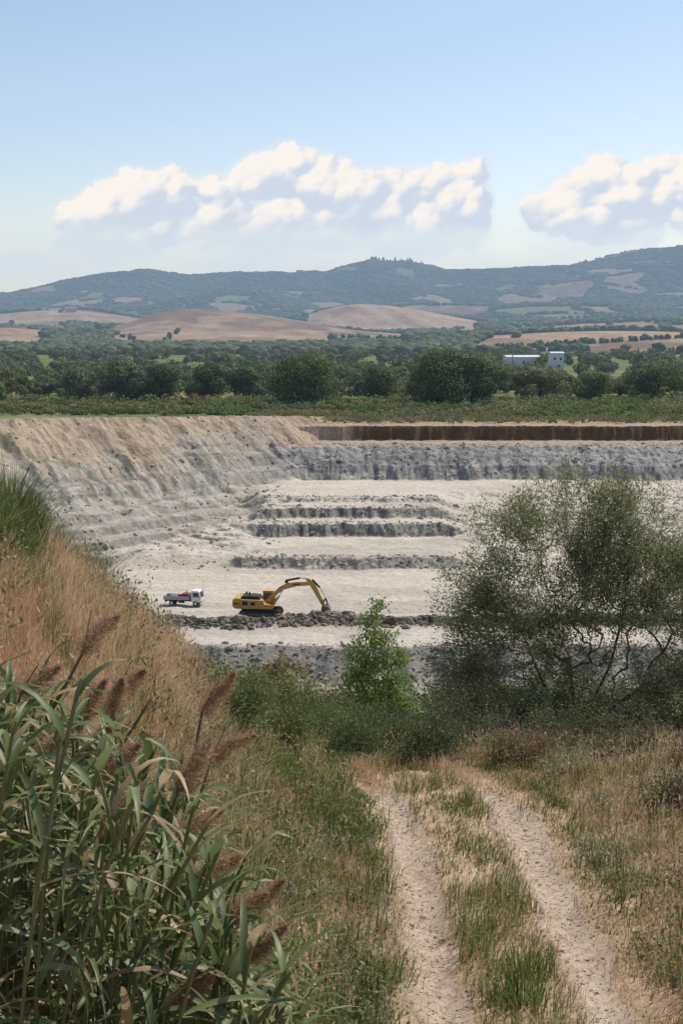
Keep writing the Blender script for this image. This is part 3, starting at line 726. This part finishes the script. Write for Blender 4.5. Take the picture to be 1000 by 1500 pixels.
# ---------------------------------------------------------------- hard surface helpers
def boxp(c,s,ry=0):
    V=np.array([(x,y,z) for x in(-.5,.5) for y in(-.5,.5) for z in(-.5,.5)])*np.array(s)
    cr,sr=math.cos(ry),math.sin(ry);V=np.stack([V[:,0]*cr+V[:,2]*sr,V[:,1],-V[:,0]*sr+V[:,2]*cr],-1)+np.array(c)
    return V.tolist(),[(0,1,3,2),(4,6,7,5),(0,4,5,1),(2,3,7,6),(0,2,6,4),(1,5,7,3)]
def cylp(a,b,r,k=14,r2=None):
    a=Vector(a);b=Vector(b);d=(b-a).normalized();ref=Vector((0,0,1)) if abs(d.z)<.9 else Vector((1,0,0))
    u=d.cross(ref).normalized();v=d.cross(u);r2=r if r2 is None else r2;V=[]
    for p,rr in((a,r),(b,r2)):
        for i in range(k):
            q=2*math.pi*i/k;V.append(tuple(p+u*math.cos(q)*rr+v*math.sin(q)*rr))
    F=[(i,(i+1)%k,(i+1)%k+k,i+k) for i in range(k)]+[tuple(range(k-1,-1,-1)),tuple(range(k,2*k))]
    return V,F
def polyp(pf,y0,y1):
    n=len(pf);V=[(x,y0,z) for x,z in pf]+[(x,y1,z) for x,z in pf]
    return V,[(i,(i+1)%n,(i+1)%n+n,i+n) for i in range(n)]+[tuple(range(n-1,-1,-1)),tuple(range(n,2*n))]
def part(name,parent,mat,pieces,bev=.02):
    V=[];F=[]
    for v,f in pieces:
        o=len(V);V+=list(v);F+=[tuple(i+o for i in g) for g in f]
    me=bpy.data.meshes.new(name);me.from_pydata(V,[],F);me.update()
    import bmesh
    bm=bmesh.new();bm.from_mesh(me);bmesh.ops.recalc_face_normals(bm,faces=bm.faces);bm.to_mesh(me);bm.free()
    ob=bpy.data.objects.new(name,me);scene.collection.objects.link(ob);ob.parent=parent;me.materials.append(mat)
    if bev:
        m=ob.modifiers.new('b','BEVEL');m.width=bev;m.segments=2;m.limit_method='ANGLE'
    return ob
Y=flat_mat('yellow_paint',(.50,.29,.085),.6,0,2,.25);BK=flat_mat('black_rubber_steel',(.04,.036,.03),.8)
DS=flat_mat('dusty_steel',(.17,.145,.12),.7,.2);GL=flat_mat('tinted_glass',(.02,.03,.035),.1,0,1,.1,.8)
WH=flat_mat('white_paint',(.68,.67,.64),.5,0,3,.08);RD=flat_mat('red_paint',(.25,.045,.035),.7);CH=flat_mat('chrome_rod',(.6,.6,.6),.25,.9);GRY=flat_mat('grey_paint',(.34,.34,.33),.6)
def excavator():
    e=bpy.data.objects.new('excavator',None);scene.collection.objects.link(e)
    tp=[]
    for i in range(9):
        q=math.pi/2+math.pi*i/8;tp.append((-2.15+math.cos(q)*.52,.52+math.sin(q)*.52))
    for i in range(9):
        q=-math.pi/2+math.pi*i/8;tp.append((2.15+math.cos(q)*.52,.52+math.sin(q)*.52))
    for sgn,nm in((-1,'near_track'),(1,'far_track')):
        yc=sgn*1.4
        part(nm,e,BK,[polyp(tp,yc-.3,yc+.3)],.01)
        sh_=[]
        for i in range(20):
            xx=-2.1+i*.22;sh_+= [boxp((xx,yc,1.055),(.17,.66,.05)),boxp((xx,yc,.0),(.17,.66,.05))]
        for i in range(6):
            q=math.pi/2+math.pi*(i+.5)/6
            sh_+=[boxp((-2.15+math.cos(q)*.54,yc,.52+math.sin(q)*.54),(.05,.66,.17),-q),boxp((2.15-math.cos(q)*.54,yc,.52+math.sin(q)*.54),(.05,.66,.17),q)]
        part(nm+'_shoes',e,BK,sh_,0)
        rl=[cylp((xx,yc-.34,.28),(xx,yc+.34,.28),.17) for xx in np.linspace(-1.6,1.6,7)]+[cylp((xx,yc-.34,.52),(xx,yc+.34,.52),.38) for xx in(-2.15,2.15)]+[boxp((0,yc,.55),(3.2,.64,.3))]
        part(nm+'_rollers',e,DS,rl,0)
    part('turntable',e,DS,[boxp((0,0,.75),(2.2,2.3,.45)),cylp((0,0,.95),(0,0,1.25),.85,24)],.02)
    part('house',e,Y,[polyp([(-2.5,1.22),(1.55,1.22),(1.75,1.4),(1.75,1.75),(.6,1.85),(.4,2.35),(-2.5,2.45)],-1.5,-.55),polyp([(-2.5,1.22),(1.5,1.22),(1.5,1.55),(.3,1.6),(.1,2.4),(-2.5,2.45)],-.53,1.5)],.05)
    part('counterweight',e,Y,[polyp([(-2.52,1.2),(-3.2,1.25),(-3.5,1.5),(-3.55,2.1),(-3.4,2.5),(-3.0,2.6),(-2.52,2.6)],-1.48,1.48)],.1)
    part('engine_hood',e,BK,[polyp([(-2.5,2.46),(.05,2.41),(-.1,2.78),(-.9,2.85),(-2.3,2.85)],-1.1,.9),cylp((-1.4,-.5,2.85),(-1.4,-.5,3.3),.09),cylp((-1.9,.4,2.85),(-1.9,.4,3.15),.13)],.04)
    part('side_vents',e,BK,[boxp((-1.9,-1.51,1.95),(.7,.03,.5)),boxp((-.9,-1.51,1.9),(.6,.03,.4)),boxp((-3.0,-1.49,1.9),(.5,.03,.18))],0)
    rails=[];
    for x0,x1,z0,z1 in((-2.4,-.2,2.5,3.2),(.45,1.6,1.8,2.75)):
        for yy in(-1.42,):
            rails+=[cylp((x0,yy,z0-.1),(x0,yy,z1),.025,6),cylp((x1,yy,z0-.1),(x1,yy,z1),.025,6),cylp((x0,yy,z1),(x1,yy,z1),.025,6),cylp((x0,yy,(z0+z1)/2),(x1,yy,(z0+z1)/2),.02,6)]
    part('handrails',e,BK,rails,0)
    part('cab',e,Y,[polyp([(.15,1.4),(1.75,1.4),(1.85,2.0),(1.5,3.15),(.15,3.15)],.55,1.5),boxp((.85,1.02,3.2),(1.45,1.0,.08))],.05)
    part('cab_glass',e,GL,[polyp([(.3,2.1),(1.68,2.1),(1.38,3.0),(.3,3.0)],.53,.545),polyp([(.3,2.1),(1.68,2.1),(1.38,3.0),(.3,3.0)],1.505,1.52),polyp([(1.80,2.15),(1.83,2.15),(1.55,3.05),(1.52,3.05)],.62,1.43)],0)
    boom=[(.35,1.55),(.75,1.45),(1.5,2.25),(2.3,3.1),(3.2,3.65),(4.6,4.02),(6.35,4.15),(6.6,4.35),(6.35,4.58),(4.7,4.58),(3.4,4.4),(2.5,4.0),(1.6,3.15),(.45,1.95)]
    part('boom',e,Y,[polyp(boom,-.34,.16)],.05)
    st=[(5.75,4.95),(5.85,5.15),(6.3,5.0),(6.95,4.4),(8.2,1.75),(8.15,1.45),(7.9,1.45),(6.55,3.75),(6.2,4.25)]
    part('stick',e,Y,[polyp(st,-.27,.09)],.04)
    part('boom_cylinders',e,Y,[cylp((1.45,yy,1.45),(2.35,yy,2.7),.13) for yy in(-.55,.37)],0)
    part('boom_rods',e,CH,[cylp((2.35,yy,2.7),(3.0,yy,3.75),.065) for yy in(-.55,.37)]+[cylp((3.0,-.62,3.75),(3.0,.44,3.75),.09),cylp((5.0,-.09,5.08),(5.9,-.09,5.02),.07),cylp((7.55,-.09,3.9),(8.35,-.09,2.45),.06)],0)
    part('stick_cylinder',e,BK,[cylp((3.3,-.09,4.75),(5.0,-.09,5.08),.14),cylp((6.6,-.09,4.9),(7.55,-.09,3.9),.13),boxp((3.3,-.09,4.6),(.4,.3,.35))],0)
    part('bucket_linkage',e,DS,[polyp([(8.25,2.5),(8.45,2.45),(8.75,1.4),(8.55,1.35)],-.3,.12),polyp([(7.75,2.0),(7.95,1.9),(8.45,2.4),(8.35,2.6)],-.3,.12),cylp((8.05,-.4,1.55),(8.05,.22,1.55),.1)],.01)
    bk=[(7.85,1.6),(8.15,1.65),(8.75,1.5),(9.0,1.05),(8.85,.45),(8.35,.05),(7.6,-.02),(7.5,.08),(8.15,.3),(8.5,.65),(8.55,1.0),(8.3,1.25)]
    sd=[(7.85,1.6),(8.15,1.65),(8.75,1.5),(9.0,1.05),(8.85,.45),(8.35,.05),(7.6,-.02),(7.75,.8)]
    part('bucket',e,DS,[polyp(bk,-.85,.67),polyp(sd,-.89,-.85),polyp(sd,.67,.71)],.01)
    part('bucket_teeth',e,DS,[polyp([(7.62,-.02),(7.28,-.06),(7.6,.09)],yy-.07,yy+.07) for yy in np.linspace(-.75,.58,5)],0)
    part('lettering',e,BK,[boxp((4.6,-.345,4.28),(.9,.008,.18),-.12)],0)
    return e
ex=excavator();ex.location=(-10.3,179.6,float(H(-10.3,179.6))+.25);ex.rotation_euler=(0,0,math.radians(-4))
def truck():
    e=bpy.data.objects.new('tipper_truck',None);scene.collection.objects.link(e)
    part('cab',e,WH,[polyp([(1.15,.55),(2.5,.55),(2.52,1.15),(2.3,1.98),(2.1,2.1),(1.15,2.1)],-.9,.9)],.07)
    part('windows',e,GL,[polyp([(1.4,1.25),(2.3,1.25),(2.14,1.85),(1.4,1.85)],s*.905-.01,s*.905+.01) for s in(-1,1)]+[polyp([(2.53,1.2),(2.55,1.2),(2.35,1.92),(2.33,1.92)],-.75,.75)],0)
    part('bumper_and_lights',e,GRY,[boxp((2.54,0,.62),(.1,1.8,.25)),boxp((2.2,-.93,1.3),(.05,.2,.3)),boxp((1.9,-.91,.85),(.3,.02,.04))],.01)
    part('chassis',e,BK,[boxp((-.3,0,.66),(4.6,.8,.2)),boxp((-.2,-.7,.6),(.8,.3,.35)),boxp((-2.4,0,.55),(.1,1.7,.15))],.01)
    part('tipper_bed',e,GRY,[boxp((-.85,0,.88),(3.5,1.95,.1)),boxp((-.85,-.97,1.13),(3.5,.06,.4)),boxp((-.85,.97,1.13),(3.5,.06,.4)),boxp((-2.6,0,1.13),(.06,1.9,.4)),boxp((.92,0,1.35),(.06,1.9,.85))]+[boxp((x,-1.01,1.13),(.07,.04,.42)) for x in(-2.5,-1.6,-.7,.2,.85)],.01)
    part('red_load',e,RD,[boxp((.25,-.1,1.4),(.8,1.2,.55)),boxp((-.55,.2,1.25),(.6,.9,.35)),cylp((.3,-.75,1.4),(.3,.6,1.9),.08)],.04)
    part('load',e,DS,[polyp([(-2.4,.94),(-.3,.94),(-.9,1.35),(-1.8,1.42)],-.8,.8)],.1)
    w=[];hb=[]
    for x in(1.75,-1.5):
        for s in(-1,1):
            w.append(cylp((x,s*.9,.38),(x,s*.62,.38),.38,20));hb.append(cylp((x,s*.91,.38),(x,s*.88,.38),.2,12))
    part('wheels',e,BK,w,.03);part('hubs',e,WH,hb,0)
    return e
tr=truck();tr.location=(-21.1,188.,float(H(-21.1,188))+.03);tr.rotation_euler=(0,0,math.radians(-8))
# ---------------------------------------------------------------- distant buildings
WALL=flat_mat('plaster',(.42,.36,.30),.9,painted_haze=True);ROOF=flat_mat('terracotta',(.27,.17,.125),.9,painted_haze=True);SHED=flat_mat('white_cladding',(.62,.64,.66),.6,0,.3,.06,painted_haze=True);DARK=flat_mat('dark_opening',(.06,.07,.08),.6,painted_haze=True)
def house(name,px,y,w,d,h,wm=WALL,rm=ROOF,rot=0.2,roof=.3):
    e=bpy.data.objects.new(name,None);scene.collection.objects.link(e);x=P2x(px,y)
    part('walls',e,wm,[boxp((0,0,h/2-1),(w,d,h+2))],0)
    rh=d*roof;V=[(-w/2-.4,-d/2-.5,h),(w/2+.4,-d/2-.5,h),(w/2+.4,d/2+.5,h),(-w/2-.4,d/2+.5,h),(-w/2-.4,0,h+rh),(w/2+.4,0,h+rh)]
    part('roof',e,rm,[(V,[(0,1,5,4),(2,3,4,5),(0,4,3),(1,2,5),(0,3,2,1)])],0)
    n=max(2,int(w/4));part('windows_and_door',e,DARK,[boxp((-w/2+(i+.5)*w/n,-d/2-.03,h*.65),(1.1,.06,1.3)) for i in range(n)]+[boxp((w*.1,-d/2-.03,1.1),(1.2,.06,2.2))],0)
    e.location=(x,y,float(H(x,y)));e.rotation_euler=(0,0,rot)
house('warehouse',762,640,15,9,7.2,SHED,SHED,.1,.08);house('warehouse',812,690,6,7,7.8,SHED,SHED,.1,.08)
house('farmhouse',390,1330,13,8,6,rot=.2);house('farmhouse',412,1340,8,7,5,rot=-.3)
house('farmhouse',968,1700,16,10,6);house('farmhouse',108,3050,22,12,7);house('farmhouse',440,5500,26,14,9);house('farmhouse',715,4300,20,12,8);house('farmhouse',600,3700,18,11,7)
for px,y in((940,5750),(958,5700),(905,5800),(985,5780),(832,5000),(842,5020),(925,5200),(970,5300),(880,5550),(570,5300)):
    house('hill_house',px,y,rng.uniform(12,20),11,rng.uniform(6,9),rot=rng.uniform(-.5,.5))
e=bpy.data.objects.new('telecom_mast',None);scene.collection.objects.link(e)
xm=P2x(749,620);part('mast',e,GRY,[cylp((0,0,-1),(0,0,13),.35,8,.2),boxp((0,0,12.3),(1.4,1.4,1.6)),boxp((0,0,9.5),(.9,.9,.5))],0);e.location=(xm,620,float(H(xm,620)))
# ---------------------------------------------------------------- sun + sky
az,el=math.radians(50),math.radians(55)
sd=Vector((math.sin(az)*math.cos(el),math.cos(az)*math.cos(el),math.sin(el)))
l=bpy.data.lights.new('sun','SUN');l.energy=4.6;l.angle=math.radians(.5);l.color=(1,.925,.81)
lo=bpy.data.objects.new('sun',l);scene.collection.objects.link(lo);lo.rotation_euler=(-sd).to_track_quat('-Z','Y').to_euler()
w=bpy.data.worlds.new('World');scene.world=w;w.use_nodes=True;nt=w.node_tree;N=nt.nodes;L=nt.links;N.clear()
out=N.new('ShaderNodeOutputWorld');bg=N.new('ShaderNodeBackground');bg.inputs[1].default_value=.145
st=N.new('ShaderNodeTexSky');st.sky_type='NISHITA';st.sun_disc=False;st.sun_elevation=el;st.sun_rotation=az;st.altitude=200;st.air_density=1.0;st.dust_density=1.0;st.ozone_density=1.8
ti=N.new('ShaderNodeVectorMath');ti.operation='MULTIPLY';ti.inputs[1].default_value=(1.07,.985,.97)
L.new(st.outputs[0],ti.inputs[0]);L.new(ti.outputs[0],bg.inputs[0]);L.new(bg.outputs[0],out.inputs[0])
# ---------------------------------------------------------------- cumulus clouds: curtain far behind the hills, sun and shade painted in
def clouds():
    Yc=11500.;stp=1.25
    gx=np.arange(-200,1201,stp);gyv=np.arange(130,470,stp)
    W_,H_=len(gx),len(gyv)
    hm=np.full((H_,W_),-1e3)
    R=np.random.default_rng(33)
    cb=[(118,332,42,32),(165,312,40,40),(205,300,44,40),(248,292,34,36),(312,290,26,28),(200,350,125,26),(380,270,36,38),(432,256,42,38),(482,282,50,42),(540,305,62,46),(592,280,38,30),(640,276,44,30),(690,260,22,24),(668,312,50,40),(460,338,120,38),(590,345,115,34),
     (800,312,48,24),(845,294,34,32),(885,266,44,36),(930,288,50,42),(982,270,44,34),(1060,275,80,48),(900,330,135,32),(-90,350,80,28),(335,328,46,30)]
    sph=[]
    def surf(cx,cy,cz,rx,ry,n,rmin,rmax,lvl):
        for i in range(n):
            d=R.normal(size=3);d/=np.linalg.norm(d);d[2]=abs(d[2])
            if d[1]>.35: d[1]=-d[1]
            r=R.uniform(rmin,rmax)
            x,y,z=cx+d[0]*rx*.9,cy+d[1]*ry*.9,cz+d[2]*min(rx,ry)*.7
            sph.append((x,y,z,r))
            if lvl: surf(x,y,z,r,r,8,r*.2,r*.42,lvl-1)
    for (cx,cy,rx,ry) in cb:
        k=int(6+rx/4)
        for i in range(int(2+rx/14)):
            sph.append((cx+R.uniform(-.5,.5)*rx,cy+R.uniform(-.2,.3)*ry,0,ry*R.uniform(.6,.9)))
        surf(cx,cy,0,rx,ry,k,ry*.25,ry*.5,2)
    for (x,y,z,r) in sph:
        i0=max(int((x-r-gx[0])/stp),0);i1=min(int((x+r-gx[0])/stp)+2,W_);j0=max(int((y-r-gyv[0])/stp),0);j1=min(int((y+r-gyv[0])/stp)+2,H_)
        if i1<=i0 or j1<=j0: continue
        q=r*r-(gx[None,i0:i1]-x)**2-(gyv[j0:j1,None]-y)**2
        hh=np.where(q>0,z+np.sqrt(np.maximum(q,0)),-1e3)
        hm[j0:j1,i0:i1]=np.maximum(hm[j0:j1,i0:i1],hh)
    mask=(hm>-500).astype(float);h=np.where(mask>0,hm,0)
    def blur(a,n):
        for _ in range(n):
            a=(np.roll(a,1,0)+np.roll(a,-1,0)+2*a)/4;a=(np.roll(a,1,1)+np.roll(a,-1,1)+2*a)/4
        return a
    GX,GY=np.meshgrid(gx,gyv)
    no=fbm(GX/16,GY/16,6,201);no2=fbm(GX/60,GY/45,4,202);no3=fbm(GX/7,GY/7,4,207)
    hs=blur(h,4)+ (no-.5)*10+(no3-.5)*3.
    hb=blur(h,60)
    def lam(a,kk):
        ny,nx=np.gradient(a);n=np.stack([-nx,-ny,np.full_like(nx,kk)],-1);n=nrm(n)
        return np.clip(n@nrm(np.array([-.45,-.7,.5])),0,1)
    lit=lam(hs,2.4)*.6+lam(hb,.6)*.5
    lit=np.clip(lit*(.65+.65*no2)-.12,0,1);lit=blur(lit,2)
    lit=lit*(1-.45*sm(285,350,GY))
    soft=blur(mask,6)
    al=sm(.15,.9,soft+(no-.5)*.85+(no3-.5)*.35)
    wide=blur(mask,90)
    bot=1-sm(312,385,GY+(no2-.5)*70)*.92
    al=al*bot*.94
    al=np.maximum(al,.50*sm(.03,.7,wide)*(no2*.9+.4))
    hz=np.exp(-((GY-398)/54.)**2)*(.5+.7*fbm(GX/120,GY/30,4,203))  # pale haze band painted into the curtain's opacity
    al=np.clip(1-(1-al)*(1-np.clip(hz*.85,0,.9)),0,1)
    al*=sm(130,150,GY)
    cl=mixc((.62,.69,.81),(.99,.92,.86),sm(.05,.75,lit))  # sunlit and shaded cloud tones painted into vertex colour
    cl=mixc(cl,(.62,.715,.835),np.clip(sm(310,385,GY)*.85,0,1))
    C=np.concatenate([cl,al[...,None]],-1).reshape(-1,4)
    v=(750-GY)/2083;th=math.radians(7.386)
    f=Yc/(math.cos(th)+v*math.sin(th));X=(GX-500)/2083*f;Z=(-math.sin(th)+v*math.cos(th))*f
    i=np.arange(W_*H_).reshape(H_,W_)
    F=np.stack([i[:-1,:-1],i[:-1,1:],i[1:,1:],i[1:,:-1]],-1).reshape(-1,4)
    m=bpy.data.materials.new('cloud_painted_light');m.use_nodes=True;nt=m.node_tree;N=nt.nodes;L=nt.links;N.clear()  # emissive curtain showing the painted cloud light, not lit by the sun
    o=N.new('ShaderNodeOutputMaterial');a=N.new('ShaderNodeAttribute');a.attribute_name='Col';e=N.new('ShaderNodeEmission');t=N.new('ShaderNodeBsdfTransparent');x=N.new('ShaderNodeMixShader')
    L.new(a.outputs['Color'],e.inputs[0]);L.new(a.outputs['Alpha'],x.inputs[0]);L.new(t.outputs[0],x.inputs[1]);L.new(e.outputs[0],x.inputs[2]);L.new(x.outputs[0],o.inputs[0])
    m.cycles.emission_sampling='NONE'
    build('clouds',np.stack([X,np.full_like(X,Yc),Z],-1).reshape(-1,3),[F],C,m,True)
clouds()
# ---------------------------------------------------------------- camera
cam=bpy.data.cameras.new('camera');cam.lens=50;cam.sensor_fit='VERTICAL';cam.sensor_height=36;cam.sensor_width=24
cam.clip_start=.1;cam.clip_end=30000
co=bpy.data.objects.new('camera',cam);scene.collection.objects.link(co);co.location=(0,0,0);co.rotation_euler=(math.radians(90-7.386),0,0)
scene.camera=co
scene.view_settings.view_transform='Standard';scene.view_settings.look='None';scene.view_settings.exposure=0
